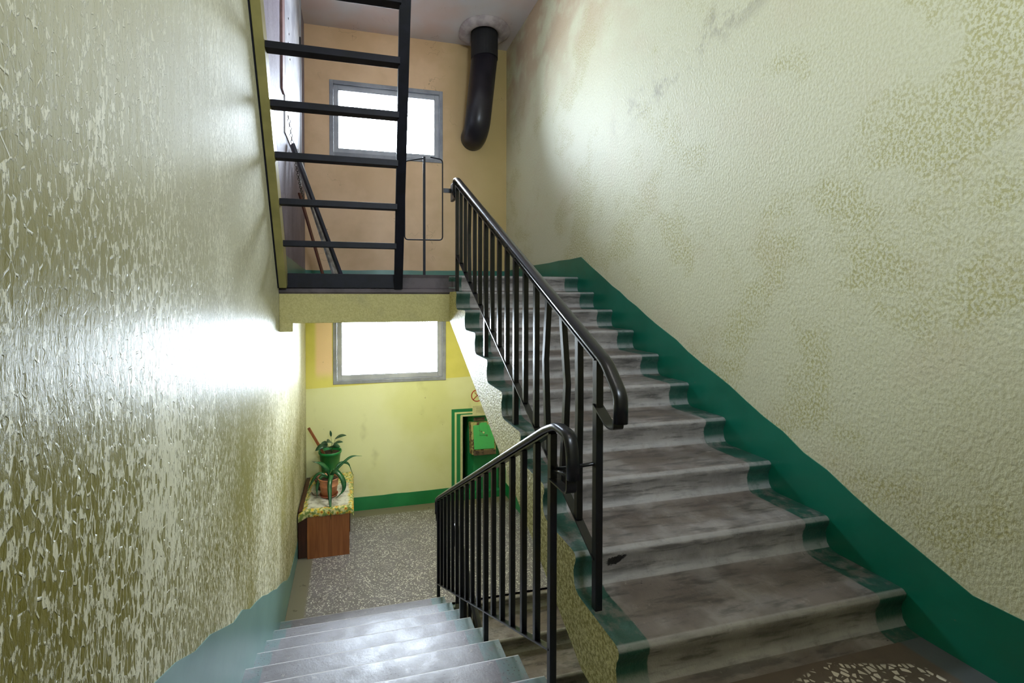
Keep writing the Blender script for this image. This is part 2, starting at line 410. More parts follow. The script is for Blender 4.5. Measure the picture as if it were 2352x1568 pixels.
def finish(name, bm, mat, parent=None, smooth=False, origin=None, bevel=0.0, mats=None, label=None):
    bmesh.ops.recalc_face_normals(bm, faces=bm.faces)
    me = bpy.data.meshes.new(name)
    base = wloc(parent) if parent else Vector((0, 0, 0))
    o = bpy.data.objects.new(name, me)
    if parent is None and origin is not None:
        o.location = origin; base = Vector(origin)
    bmesh.ops.translate(bm, verts=bm.verts, vec=-base)
    bm.to_mesh(me); bm.free()
    for m in (mats or [mat]): me.materials.append(m)
    if smooth: me.polygons.foreach_set('use_smooth', [True] * len(me.polygons))
    if smooth == 'auto': me.set_sharp_from_angle(angle=math.radians(50))
    COL.objects.link(o)
    if parent: o.parent = parent
    if bevel:
        b = o.modifiers.new('bevel', 'BEVEL'); b.width = bevel; b.segments = 2; b.limit_method = 'ANGLE'
    if label: o['label'] = label
    return o

def empty(name, loc, label, cat, group=None):
    o = bpy.data.objects.new(name, None); COL.objects.link(o)
    o.location = loc; o.empty_display_size = 0.1
    return tag(o, label, cat, group)

def tag(o, label, cat, group=None):
    o['label'] = label; o['category'] = cat
    if group: o['group'] = group
    return o

def struct(o):
    o['kind'] = 'structure'; return o

def box(bm, a, b):
    vs = [bm.verts.new((x, y, z)) for x in (a[0], b[0]) for y in (a[1], b[1]) for z in (a[2], b[2])]
    for f in ((0, 1, 3, 2), (4, 6, 7, 5), (0, 4, 5, 1), (2, 3, 7, 6), (0, 2, 6, 4), (1, 5, 7, 3)):
        bm.faces.new([vs[i] for i in f])
    return vs

def bx(a, b): bm = bmesh.new(); box(bm, a, b); return bm

def bar(bm, p, q, w, t, side=Vector((1, 0, 0))):
    """rectangular bar from p to q; w along side, t across"""
    p, q = Vector(p), Vector(q); d = (q - p).normalized()
    s = (side - d * side.dot(d)).normalized(); u = d.cross(s)
    vs = []
    for e in (p, q):
        for a, b in ((-1, -1), (1, -1), (1, 1), (-1, 1)):
            vs.append(bm.verts.new(e + s * a * w / 2 + u * b * t / 2))
    for i in range(4):
        j = (i + 1) % 4
        bm.faces.new((vs[i], vs[j], vs[4 + j], vs[4 + i]))
    bm.faces.new(vs[:4]); bm.faces.new(vs[4:])
    return bm

def prism(pts, axis, a, b, mat_idx=None):
    """extrude a polygon; axis x: pts are (y,z); axis y: pts (x,z)"""
    bm = bmesh.new()
    mk = (lambda v, k: (k, v[0], v[1])) if axis == 'x' else ((lambda v, k: (v[0], k, v[1])) if axis == 'y' else (lambda v, k: (v[0], v[1], k)))
    A = [bm.verts.new(mk(p, a)) for p in pts]; B = [bm.verts.new(mk(p, b)) for p in pts]
    n = len(pts)
    for i in range(n):
        bm.faces.new((A[i], A[(i + 1) % n], B[(i + 1) % n], B[i]))
    f1 = bm.faces.new(A); f2 = bm.faces.new(B[::-1])
    if mat_idx is not None: f1.material_index = mat_idx; f2.material_index = mat_idx
    return bm

def smooth_path(pts, r=0.04, n=6):
    out = [Vector(pts[0])]
    for i in range(1, len(pts) - 1):
        p, a, b = Vector(pts[i]), Vector(pts[i - 1]), Vector(pts[i + 1])
        rr = min(r, (a - p).length * 0.48, (b - p).length * 0.48)
        s = p + (a - p).normalized() * rr; e = p + (b - p).normalized() * rr
        for k in range(n + 1):
            t = k / n; out.append(s * (1 - t) ** 2 + p * 2 * t * (1 - t) + e * t * t)
    out.append(Vector(pts[-1]))
    return out

def sweep(path, prof, side=None):
    """sweep a closed profile [(s,u)...]; side fixes the first axis, else parallel transport"""
    bm = bmesh.new(); rings = []
    n = len(path); s_prev = None
    for i, p in enumerate(path):
        d = (path[min(i + 1, n - 1)] - path[max(i - 1, 0)]).normalized()
        if side is not None: s = (side - d * side.dot(d)).normalized()
        else:
            if s_prev is None:
                s_prev = Vector((0, 0, 1)) if abs(d.z) < 0.9 else Vector((1, 0, 0))
            s = (s_prev - d * s_prev.dot(d)).normalized(); s_prev = s
        u = d.cross(s)
        k = prof(i / (n - 1)) if callable(prof) else prof
        rings.append([bm.verts.new(p + s * a + u * b) for a, b in k])
    for A, B in zip(rings, rings[1:]):
        m = len(A)
        for j in range(m): bm.faces.new((A[j], A[(j + 1) % m], B[(j + 1) % m], B[j]))
    bm.faces.new(rings[0]); bm.faces.new(rings[-1][::-1])
    return bm

def circ(r, n=10, rx=None): return [((rx or r) * math.cos(2 * PI * i / n), r * math.sin(2 * PI * i / n)) for i in range(n)]
def rect(w, t): return [(-w / 2, -t / 2), (w / 2, -t / 2), (w / 2, t / 2), (-w / 2, t / 2)]

def lathe(cx, cy, prof, n=28, wob=0.0, cap=True):
    bm = bmesh.new(); rings = []
    for r, z in prof:
        rings.append([bm.verts.new((cx + r * (1 + wob * math.sin(3 * 2 * PI * i / n + z * 9)) * math.cos(2 * PI * i / n), cy + r * math.sin(2 * PI * i / n), z)) for i in range(n)])
    for A, B in zip(rings, rings[1:]):
        for j in range(n): bm.faces.new((A[j], A[(j + 1) % n], B[(j + 1) % n], B[j]))
    if cap: bm.faces.new(rings[0]); bm.faces.new(rings[-1])
    return bm

def wall_with_holes(xs, zs, holes, yf, yb):
    """front plane at yf, back at yb, holes = (x0,x1,z0,z1)"""
    bm = bmesh.new()
    inh = lambda x, z: any(h[0] < x < h[1] and h[2] < z < h[3] for h in holes)
    X = sorted(set(xs + [h[i] for h in holes for i in (0, 1)])); Z = sorted(set(zs + [h[i] for h in holes for i in (2, 3)]))
    V = {}
    def v(x, y, z):
        k = (x, y, z)
        if k not in V: V[k] = bm.verts.new(k)
        return V[k]
    for i in range(len(X) - 1):
        for j in range(len(Z) - 1):
            cx, cz = (X[i] + X[i + 1]) / 2, (Z[j] + Z[j + 1]) / 2
            if inh(cx, cz): continue
            for y in (yf, yb):
                bm.faces.new((v(X[i], y, Z[j]), v(X[i + 1], y, Z[j]), v(X[i + 1], y, Z[j + 1]), v(X[i], y, Z[j + 1])))
            for (ex, dx) in ((X[i], -1), (X[i + 1], 1)):
                if inh(ex + dx * 1e-3, cz) or ex in (X[0], X[-1]):
                    bm.faces.new((v(ex, yf, Z[j]), v(ex, yb, Z[j]), v(ex, yb, Z[j + 1]), v(ex, yf, Z[j + 1])))
            for (ez, dz) in ((Z[j], -1), (Z[j + 1], 1)):
                if inh(cx, ez + dz * 1e-3) or ez in (Z[0], Z[-1]):
                    bm.faces.new((v(X[i], yf, ez), v(X[i + 1], yf, ez), v(X[i + 1], yb, ez), v(X[i], yb, ez)))
    return bm

# ------------------------------------------------------------------ the shell
struct(finish('wall_left', bx((XL - 0.25, YB - 0.25, ZB), (XL, D + 0.3, ZC + 0.2)), M['wl']))
struct(finish('wall_right', bx((XR, YB - 0.25, ZB), (XR + 0.25, D + 0.3, ZC + 0.2)), M['wr']))
W1 = (-0.30, 1.28, 3.335, 4.365)
W2 = (-0.265, 1.325, 0.19, 1.225)
NI = (1.578, 2.17, -1.6, -0.365)
struct(finish('wall_far', wall_with_holes([XL, XR], [ZB, ZC + 0.2], [W1, W2, NI], D, D + 0.25), M['wf']))
struct(finish('wall_back', wall_with_holes([XL, XR], [ZB, ZC + 0.2], [(0.43, 1.37, 2.9, 3.7)], YB, YB - 0.25), M['shade']))  # opening added to let fill light in from behind
struct(finish('ceiling', bx((XL, YB, ZC), (XR, D, ZC + 0.2)), M['ceil']))

def landing(name, mat, z, y0, y1, x0=XL, x1=XR, th=0.2):
    return struct(finish(name, bx((x0, y0, z - th), (x1, y1, z)), mat, bevel=0.008))
landing('floor', M['terr_low'], -1.6, YE + 0.02, D)
landing('floor_upper_landing', M['terr_low'], 1.6, YE + 0.03, D)
ye = YD - 9 * TD
struct(finish('floor_near_landing', prism([(XL, YB), (XR, YB), (XR, Y0 + 0.03), (XD + 0.03, Y0 + 0.03), (XD + 0.03, ye - 0.0), (XL, ye)], 'z', -0.2, 0.0), M['terr_own']))
struct(finish('floor_bottom', bx((XL, YB, ZB - 0.1), (XR, D, ZB)), M['terr_low']))
struct(finish('floor_lowest_landing', bx((XL, YB, -3.4), (XR, Y0, -3.2)), M['terr_low']))

# edge beam of the upper half landing (concrete kerb, nosing ledge, plastered beam)
bm = prism([(YE, 1.6), (YE + 0.035, 1.6), (YE + 0.035, 1.16), (YE - 0.015, 1.16), (YE - 0.015, 1.42), (YE - 0.03, 1.435), (YE - 0.02, 1.465), (YE + 0.012, 1.475), (YE + 0.012, 1.57)], 'x', XL, XS + 0.06)
struct(finish('trim_1', bm, M['kerb']))
bm = bx((XL, YE - 0.02, 1.16), (XS + 0.05, YE + 0.12, 1.42)); box(bm, (XL, YE - 0.022, 1.085), (XL + 0.115, YE + 0.12, 1.165))
struct(finish('trim_2', bm, M['beam'], bevel=0.006))
bm = bx((XL, YE + 0.12, 1.36), (XR, D, 1.402))
struct(finish('trim_3', bm, M['beam']))
bm = bx((XL, YE - 0.0, -2.1), (XR, YE + 0.12, -1.8))
struct(finish('trim_4', bm, M['plaster']))

# painted skirting bands (a smooth coat a few millimetres thick)
def wig(a, b, n, amp):
    return [(a[0] + (b[0] - a[0]) * i / n, a[1] + (b[1] - a[1]) * i / n + (random.uniform(-amp, amp) if 0 < i < n else 0)) for i in range(n + 1)]
top = [(D, 1.79)] + wig((5.2, 1.80), (4.0, 1.797), 5, 0.006) + wig((3.8, 1.68), (1.305, 0.354), 22, 0.009) + wig((1.13, 0.268), (YB, 0.27), 14, 0.006)
bot = [(YB, 0.0), (Y0, -0.05), (YE, 1.45), (D, 1.6)]
struct(finish('baseboard_right', prism(top + bot, 'x', XR - 0.004, XR + 0.01), M['band_r']))
top = [(D, -1.41)] + wig((5.6, -1.42), (4.62, -1.41), 5, 0.008) + wig((4.4, -1.33), (1.35, 0.27), 16, 0.02) + [(1.1, 0.33), (YB, 0.33)]
bot = [(YB, 0.0), (YD - 9 * TD, -0.1), (YD, -1.6), (D, -1.6)]
struct(finish('baseboard_left', prism(top + bot, 'x', XL - 0.01, XL + 0.004), M['band_l']))
top = [(D, 1.775)] + wig((5.6, 1.77), (4.05, 1.80), 8, 0.008)
struct(finish('baseboard_left_upper', prism(top + [(YE + 0.02, 1.6), (D, 1.6)], 'x', XL - 0.01, XL + 0.004), M['band_u']))
struct(finish('baseboard_far_upper', prism([(XL, 1.6), (XR, 1.6)] + wig((XR, 1.79), (XL, 1.765), 16, 0.005), 'y', D - 0.004, D + 0.01), M['band_u']))
struct(finish('baseboard_far', prism([(XL, -1.6), (1.46, -1.6)] + wig((1.46, -1.405), (XL, -1.41), 12, 0.005), 'y', D - 0.004, D + 0.01), M['band_f']))
top = [(D, -1.41), (YE, -1.40)] + wig((3.8, -1.52), (1.5, -2.75), 10, 0.01)
struct(finish('baseboard_right_lower', prism(top + [(1.5, -3.2), (YE, -1.75), (D, -1.6)], 'x', XR - 0.004, XR + 0.01), M['band_f']))

# ------------------------------------------------------------------ windows
def window(name, W):
    x0, x1, z0, z1 = W
    r = bpy.data.objects.new(name, None); COL.objects.link(r); r.location = ((x0 + x1) / 2, D, z0); struct(r)
    def frame(nm, a, w, y0, y1, mat):
        bm = bmesh.new()
        box(bm, (x0 + a, y0, z0 + a), (x0 + a + w, y1, z1 - a)); box(bm, (x1 - a - w, y0, z0 + a), (x1 - a, y1, z1 - a))
        box(bm, (x0 + a + w, y0, z0 + a), (x1 - a - w, y1, z0 + a + w)); box(bm, (x0 + a + w, y0, z1 - a - w), (x1 - a - w, y1, z1 - a))
        return finish(nm, bm, mat, r, bevel=0.004)
    frame('frame', 0.0, 0.05, D - 0.012, D + 0.12, M['alu'])
    frame('sash', 0.052, 0.06, D + 0.022, D + 0.09, M['alu2'])
    finish('pane', bx((x0 + 0.11, D + 0.05, z0 + 0.11), (x1 - 0.11, D + 0.056, z1 - 0.11)), M['glass'], r)
    bm = bmesh.new()
    for a, y in ((0.112, D + 0.03),):
        w = 0.008
        box(bm, (x0 + a, y, z0 + a), (x0 + a + w, y + .02, z1 - a)); box(bm, (x1 - a - w, y, z0 + a), (x1 - a, y + .02, z1 - a))
        box(bm, (x0 + a, y, z0 + a), (x1 - a, y + .02, z0 + a + w)); box(bm, (x0 + a, y, z1 - a - w), (x1 - a, y + .02, z1 - a))
    finish('glazing_bead', bm, M['alu'], r)
    return r
window('window_1', W1)
window('window_2', W2)
# unseen window added behind the camera to let in fill light
r = bpy.data.objects.new('fill_window', None); COL.objects.link(r); r.location = (0.9, YB, 2.9); struct(r)
bm = bmesh.new()
for a, b in (((0.43, 2.9), (0.48, 3.7)), ((1.32, 2.9), (1.37, 3.7)), ((0.48, 2.9), (1.32, 2.95)), ((0.48, 3.65), (1.32, 3.7))):
    box(bm, (a[0], YB - 0.12, a[1]), (b[0], YB - 0.04, b[1]))
finish('frame', bm, M['alu'], r)
finish('pane', bx((0.48, YB - 0.09, 2.95), (1.32, YB - 0.085, 3.65)), M['glass'], r)

# ------------------------------------------------------------------ stair flights
def step_profile(t, slope_dir):
    """side outline of one step round its nosing at (0,0); slope_dir +1: the flight rises towards +y"""
    pts = []
    h = H
    p = [(-0.05, -h), (-0.022, -h + 0.003), (-0.002, -h + 0.013), (0.010, -h + 0.032), (0.016, -0.085), (0.012, -0.06), (0.004, -0.044), (0.0, -0.03), (0.0, -0.014), (0.009, -0.004), (0.022, 0.0),
         (t - 0.05, 0.0), (t - 0.05, -0.05), (-0.05, -h - 0.05)]
    return [(slope_dir * a, b) for a, b in p]

def flight(name, loc, label, x0, x1, ynose, znose, t, n, sd, mat, group=None):
    r = empty(name, loc, label, 'stairs', group)
    yn = lambda k: ynose + sd * k * t
    for k in range(n):
        pts = [(yn(k) + a, znose + k * H + b) for a, b in step_profile(t, sd)]
        jit = random.uniform(-0.002, 0.002)
        finish('step', prism([(a + jit, b) for a, b in pts], 'x', x0, x1, 1), None, r, mats=[mat, M['plaster']], smooth='auto')
    # last riser against the landing edge above
    pts = [(yn(n) + a, znose + n * H + b) for a, b in step_profile(t, sd)[:11]]
    pts += [(yn(n) + sd * 0.06, znose + n * H), (yn(n) + sd * 0.06, znose + n * H - H - 0.05), (yn(n) - sd * 0.05, znose + n * H - H - 0.05)]
    finish('step', prism(pts, 'x', x0, x1, 1), None, r, mats=[mat, M['plaster']], smooth='auto')
    yo = -0.05
    a = (yn(0) + sd * yo, znose - H - 0.05); b = (yn(n) + sd * 0.0, znose + n * H - H - 0.05 + (0.05) * H / t)
    c = (yn(n) + sd * 0.0, znose + n * H - 0.42); d = (yn(0) + sd * 0.25, znose - 0.26 - H * 0.15)
    pl = [a, b, c, d, (yn(0) + sd * 0.06, znose - 0.30), (yn(0) + sd * yo, znose - 0.30)]
    finish('slab', prism(pl, 'x', x0 + 0.0005, x1 - 0.0005), M['plaster'], r, label='rough yellow-green plastered slab under the steps')
    return r

up = flight('stair_flight', (1.575, Y0, 0), 'worn grey-brown concrete stair flight climbing along the right wall with green painted edges', XS, XR, Y0, H, T, 9, 1, M['step_up'])
down = flight('stair_flight', (0.1, YD, -1.6), 'grey concrete stair flight going down along the left wall with teal painted edges', XL, XD, YD, -1.6 + H, TD, 9, -1, M['step_dn'])
low = flight('stair_flight', (1.575, Y0, -3.2), 'lowest concrete stair flight, glimpsed between the railing and the yellow slab', XS, XR, Y0, H - 3.2, T, 9, 1, M['step_up'])

# ------------------------------------------------------------------ railings
SX = Vector((1, 0, 0))
def rail_profile():
    w, h = 0.052, 0.034
    pts = []
    for i in range(12):
        a = 2 * PI * i / 12
        c, s_ = math.cos(a), math.sin(a)
        pts.append((math.copysign(abs(c) ** 0.75, c) * w / 2, math.copysign(abs(s_) ** 0.8, s_) * h / 2))
    return pts

def railing(name, loc, label, X, rail, bars, posts, topline, botline, tread_z, loops, bent=()):
    r = empty(name, loc, label, 'railing')
    V = lambda p: Vector((X, p[0], p[1]))
    hr = finish('handrail', sweep(smooth_path([V(p) for p in rail], 0.03, 6), rail_profile(), SX), M['black'], r, smooth=True)
    finish('top_bar', bar(bmesh.new(), V((bars[0], topline(bars[0]) - 0.028)), V((bars[-1], topline(bars[-1]) - 0.028)), 0.036, 0.007), M['black'], r)
    finish('bottom_bar', bar(bmesh.new(), V((bars[0], botline(bars[0]))), V((bars[-1], botline(bars[-1]))), 0.036, 0.007), M['black'], r)
    for i, y in enumerate(bars):
        zt = topline(y) - 0.028
        post = i in posts
        z0 = tread_z(y) - 0.01 if post else botline(y)
        w = 0.030 if post else 0.027
        if i in bent:
            dy, dx = bent[i]
            bm = sweep([Vector((X, y, z0)), Vector((X + dx * .5, y + dy * 0.8, z0 + (zt - z0) * .35)), Vector((X + dx, y + dy, z0 + (zt - z0) * .6)), Vector((X, y, zt))], rect(w, w), SX)
        else:
            bm = bx((X - w / 2, y - w / 2, z0), (X + w / 2, y + w / 2, zt))
        finish('post' if post else 'baluster', bm, M['black'], r, bevel=0.002)
    for lp in loops:
        finish('end_loop', sweep(smooth_path([V(p) for p in lp], 0.03, 6), rect(0.042, 0.006), SX), M['black'], r)
    return r

def tread_up(z_off=0.0):
    return lambda y: z_off + max(0, min(10, math.floor((y - Y0) / T) + 1)) * H
def tread_dn(y): return -1.6 + H * max(0, math.floor((YD - y) / TD) + 1)

ub = [1.520 + (3.864 - 1.520) * i / 16 for i in range(17)]
tl = lambda y: 1.125 + (y - 1.443) * 0.5405
bl = lambda y: 0.355 + (y - 1.52) * 0.607
up_rail = [(3.935, 2.33), (3.935, 2.47), (3.86, 2.46)] + [(1.46, 1.135), (1.372, 1.03), (1.372, 0.93)]
up_loops = [[(1.39, 0.94), (1.385, 0.905), (1.43, 0.90), (1.525, 0.965)], [(3.915, 2.36), (3.92, 2.30), (3.865, 2.29)]]
R1 = railing('stair_railing', (0.93, 1.52, 0.16), 'black steel railing climbing the right-hand flight up to the half landing', 0.93, up_rail, ub, (0, 6, 10, 16), tl, bl, tread_up(), up_loops, {2: (-0.02, 0.012), 3: (0.012, -0.01), 13: (0.02, 0.0), 1: (0.01, 0.008)})
db = [1.647 + (4.098 - 1.647) * i / 16 for i in range(17)]
tl2 = lambda y: 0.835 - (y - 1.675) * 0.571
bl2 = lambda y: -0.078 - (y - 1.647) * 0.531
dn_rail = [(4.145, -0.72), (4.145, -0.585), (4.04, -0.515), (1.70, 0.82), (1.60, 0.865), (1.50, 0.86), (1.478, 0.80), (1.472, 0.70)]
dn_loops = [[(1.487, 0.71), (1.487, 0.637), (1.64, 0.637)], [(4.13, -0.70), (4.13, -0.76), (4.10, -0.765)]]
R2 = railing('stair_railing', (0.80, 1.647, -0.32), 'black steel railing descending beside the left-hand flight, curved grip end nearest', 0.80, dn_rail, db, (0, 6, 10, 16), tl2, bl2, tread_dn, dn_loops)
bm = sweep([Vector((0.80, 1.647, 0.672)), Vector((0.865, 1.585, 0.70)), Vector((0.93, 1.52, 0.735))], circ(0.0075, 8))
finish('tie_rod', bm, M['black'], R2, smooth=True)
bm = sweep([Vector((0.80, 1.645, 0.672)), Vector((0.80, 1.57, 0.69)), Vector((0.80, 1.49, 0.70))], circ(0.008, 8))
finish('tie_rod', bm, M['black'], R2, smooth=True)
off = lambda f: (lambda y: f(y) - 3.2)
R3 = railing('stair_railing', (0.93, 1.52, -3.04), 'lowest black railing, half hidden behind the descending balusters at the floor below', 0.93, [(a, b - 3.2) for a, b in up_rail], ub, (0, 6, 10, 16), off(tl), off(bl), tread_up(-3.2), [[(a, b - 3.2) for a, b in l] for l in up_loops])

# thin rod gate frame on the half landing
g = empty('rod_gate', (0.662, YE + 0.05, 1.6), 'thin black rod frame with a single upright standing on the upper landing edge', 'barrier')
yy = YE + 0.03
pth = [(0.84, 2.70), (0.84, 1.935), (0.478, 1.93), (0.478, 2.66)]
bm = sweep(smooth_path([Vector((0.72, yy, 2.715)), ] + [Vector((a, yy, b)) for a, b in pth] + [Vector((0.66, yy, 2.70))], 0.035, 6), circ(0.006, 8))
finish('frame', bm, M['satin'], g, smooth=True)
finish('post', bx((0.652, yy - 0.011, 1.59), (0.674, yy + 0.011, 2.715)), M['satin'], g, bevel=0.002)
finish('bracket', bx((0.846, yy - 0.02, 2.385), (0.925, yy - 0.008, 2.425)), M['black'], g)
finish('end_plate', bx((0.915, 3.915, 2.30), (0.945, yy - 0.01, 2.46)), M['black'], g, bevel=0.004)

# ------------------------------------------------------------------ steel ladder to the attic
LY = lambda z: 4.03 - (z - 1.5) * 0.594
lad = empty('steel_ladder', (-0.1, LY(1.475), 1.475), 'steep black steel ladder with flat rungs rising from the upper landing', 'ladder')
zt = 4.95
ldir = Vector((0, -0.594, 1)).normalized()
def st_bar(x, w, t, z0, mat, lbl=None, dx=0.0):  # plain side rail
    return finish('stringer', bar(bmesh.new(), (x, LY(z0), z0), (x + dx, LY(zt), zt), w, t), mat, lad, bevel=0.003, label=lbl)
st_bar(XL + 0.042, 0.062, 0.13, 1.50, M['stringer'], 'yellow-green stringer bolted to the left wall')
st_bar(0.412, 0.076, 0.055, 1.475, M['satin'], 'black outer stringer', -0.12)
finish('gap_strip', bar(bmesh.new(), (XL + 0.005, LY(1.5) , 1.5), (XL + 0.005, LY(zt), zt), 0.011, 0.138), M['satin'], lad, label='dark strip standing in for the shaded gap between stringer and wall')  # solid dark bar painted in for the shade of the gap
xr = lambda z: 0.385 - (z - 1.5) * 0.035
for i in range(10):
    z = 1.855 + i * 0.302
    if z > 4.8: break
    y = LY(z)
    bm = bmesh.new()
    sag = 0.006 if i in (0,) else 0.0
    xa, xb = XL + 0.06, xr(z)
    box(bm, (xa, y - 0.032, z - 0.046), (xb, y + 0.045, z))
    for v in bm.verts:
        u = (v.co.x - xa) / (xb - xa); v.co.z -= 4 * sag * u * (1 - u)
    finish('rung', bm, M['satin'], lad, bevel=0.0015)
finish('base_plate', bx((XL + 0.06, YE - 0.035, 1.472), (0.385, YE - 0.02, 1.597)), M['satin'], lad, bevel=0.002)

# ------------------------------------------------------------------ black vent pipe with its mortar collar
vp = empty('vent_pipe', (1.78, 5.85, ZC), 'thick black pipe dropping from the ceiling and bending into the window wall', 'pipe')
pp = smooth_path([Vector((1.80, 5.86, 4.72)), Vector((1.735, 5.975, 3.86)), Vector((1.73, 6.08, 3.745)), Vector((1.73, 6.30, 3.72))], 0.16, 8)
finish('lower_pipe', sweep(pp, circ(0.182, 28)), M['pipe'], vp, smooth=True)
finish('upper_sleeve', sweep([Vector((1.80, 5.855, ZC + 0.05)), Vector((1.80, 5.86, 4.70))], circ(0.187, 28)), M['pipe_dk'], vp, smooth=False, label='matt black upper sleeve')
finish('mortar_collar', lathe(1.78, 5.84, [(0.36, ZC + 0.01), (0.355, ZC - 0.02), (0.31, ZC - 0.055), (0.25, ZC - 0.07), (0.2, ZC - 0.05), (0.18, ZC + 0.01)], 30, 0.05), M['mortar'], vp, smooth=True, label='lumpy whitish mortar ring on the ceiling')

# ------------------------------------------------------------------ things on the left wall of the upper landing
bm = bx((XL, 4.22, 3.27), (XL + 0.022, 4.42, ZC)); 
tag(finish('wooden_batten', bx((XL, 4.20, 3.27), (XL + 0.02, 4.33, ZC)), M['trimb'], origin=(XL, 4.26, 3.27), bevel=0.003), 'faded brown vertical board fixed high on the left wall, lower end broken', 'board')
pn = empty('metal_panel', (XL, 4.95, 2.95), 'pale grey sheet metal panel fixed on the left wall behind the ladder', 'panel')
finish('sheet', bx((XL, 4.40, 2.95), (XL + 0.012, 5.62, ZC - 0.01)), M['panel'], pn, bevel=0.003)
finish('edge_strip', bx((XL, 5.64, 2.75), (XL + 0.02, 5.70, ZC - 0.01)), M['alu2'], pn)
bm = bmesh.new(); box(bm, (XL + 0.012, 5.56, 4.35), (XL + 0.03, 5.60, 4.52))
finish('latch', bm, M['black'], pn)
for y, z in ((4.62, 4.15), (4.66, 4.02), (4.60, 3.9), (4.72, 3.8)):
    finish('screw', bx((XL + 0.008, y, z), (XL + 0.016, y + 0.014, z + 0.014)), M['black'], pn)

def link_bm(bm, c, d, ax, L=0.03, R=0.010, wr=0.0028):
    pts = []
    for k in range(12):
        a = 2 * PI * k / 12
        pts.append(c + d * (math.cos(a) * L / 2) + ax * (math.sin(a) * R))
    n = len(pts)
    rings = []
    for i, p in enumerate(pts):
        t = (pts[(i + 1) % n] - pts[i - 1]).normalized()
        nn = d.cross(ax).normalized(); b = t.cross(nn)
        rings.append([bm.verts.new(p + nn * math.cos(q * PI / 2) * wr + b * math.sin(q * PI / 2) * wr) for q in range(4)])
    for i in range(n):
        A, B = rings[i], rings[(i + 1) % n]
        for j in range(4): bm.faces.new((A[j], A[(j + 1) % 4], B[(j + 1) % 4], B[j]))
bm = bmesh.new()
A, B = Vector((XL + 0.03, 4.46, 3.12)), Vector((XL + 0.06, 5.5, 2.55))
N = 34
for i in range(N):
    u = i / (N - 1)
    c = A.lerp(B, u); c.z -= 0.12 * 4 * u * (1 - u) * 0.5
    d = (B - A).normalized()
    ax = Vector((1, 0, 0)) if i % 2 else d.cross(Vector((1, 0, 0)))
    link_bm(bm, c, d, ax, 0.046, 0.013, 0.0035)
tag(finish('steel_chain', bm, M['steel'], origin=tuple(A)), 'steel chain drooping along the left wall below the metal panel', 'chain')

def plank(name, top, bot, w, t, mat, label, side):
    bm = bar(bmesh.new(), bot, top, w, t, side)
    return tag(finish(name, bm, mat, origin=bot, bevel=0.003), label, 'board')
plank('wooden_plank', (XL + 0.045, 4.62, 2.92), (-0.12, 4.95, 1.625), 0.075, 0.03, M['plank'], 'dark blue-black board leaning on the left wall, longest and nearest of three', Vector((0.3, -1, 0)))
plank('wooden_plank', (XL + 0.04, 4.86, 2.95), (-0.18, 5.10, 1.62), 0.09, 0.028, M['plank_w'], 'pale grey narrow board leaning just behind the dark blue-black one', Vector((0.6, 1, 0)))
plank('wooden_lath', (XL + 0.03, 5.33, 2.60), (-0.33, 5.42, 1.61), 0.045, 0.02, M['plank_b'], 'thin red-brown lath leaning in the corner, shortest of the three', Vector((0.5, 1, 0)))

# ------------------------------------------------------------------ rubbish chute in its niche
x0, x1, z0, z1 = NI
bm = bmesh.new()
box(bm, (x0 - 0.02, D + 0.42, z0), (x1 + 0.02, D + 0.44, z1 + 0.02))
box(bm, (x0 - 0.02, D + 0.24, z0), (x0, D + 0.42, z1 + 0.02)); box(bm, (x1, D + 0.24, z0), (x1 + 0.02, D + 0.42, z1 + 0.02))
box(bm, (x0 - 0.02, D + 0.24, z1), (x1 + 0.02, D + 0.42, z1 + 0.02)); box(bm, (x0 - .02, D + 0.2, z0 - 0.02), (x1 + .02, D + 0.42, z0 + 0.02))
struct(finish('wall_niche', bm, M['niche']))
ch = empty('rubbish_chute', (1.93, D + 0.15, -1.6), 'green rubbish chute column with a rusty loading hatch in the wall niche', 'rubbish chute')
finish('column', prism([(1.70, D + 0.40), (1.70, D + 0.16), (1.76, D + 0.05), (2.16, D + 0.05), (2.165, D + 0.40)], 'z', -1.58, z1 - 0.002), M['chute'], ch, bevel=0.01)
# hatch: a tipped box with a rim, door plate, hinge strap, knob and chute lip
def tilt(bm, ang, piv):
    bmesh.ops.rotate(bm, verts=bm.verts, cent=Vector(piv), matrix=Matrix.Rotation(ang, 3, 'X'))
    return bm
hy = D - 0.02; piv = (1.87, D + 0.05, -0.47); an = math.radians(-9)
hx0, hx1 = 1.70, 2.07
finish('hatch_rim', tilt(bx((hx0, hy, -0.93), (hx1, D + 0.12, -0.47)), an, piv), M['hatch_rim'], ch, bevel=0.006)
hd = finish('hatch_door', tilt(bx((hx0 + 0.03, hy - 0.018, -0.86), (hx1 - 0.025, hy, -0.51)), an, piv), M['hatch'], ch, bevel=0.012)
finish('hinge_strap', tilt(bx((hx0 + 0.12, hy - 0.026, -0.66), (hx0 + 0.24, hy - 0.016, -0.475)), an, piv), M['hatch'], hd, bevel=0.003)
bm = bmesh.new(); bmesh.ops.create_icosphere(bm, subdivisions=2, radius=0.015, matrix=Matrix.Translation((hx0 + 0.18, hy - 0.03, -0.62)))
finish('knob', tilt(bm, an, piv), M['paper'], hd, smooth=True)
finish('hatch_lip', tilt(bx((hx0 + 0.02, hy - 0.03, -0.94), (hx1 - 0.01, hy + 0.02, -0.875)), an, piv), M['rust'], ch, bevel=0.006, label='brown rusty lower lip')
finish('rust_plate', bx((1.76, D + 0.035, -0.455), (1.93, D + 0.052, -0.405)), M['rust'], ch, bevel=0.003, label='brown rusty plate above the hatch')
struct(finish('trim_5', bx((x0 - 0.03, D - 0.03, -1.6), (XR, D + 0.2, -1.5)), M['chute'], bevel=0.006))
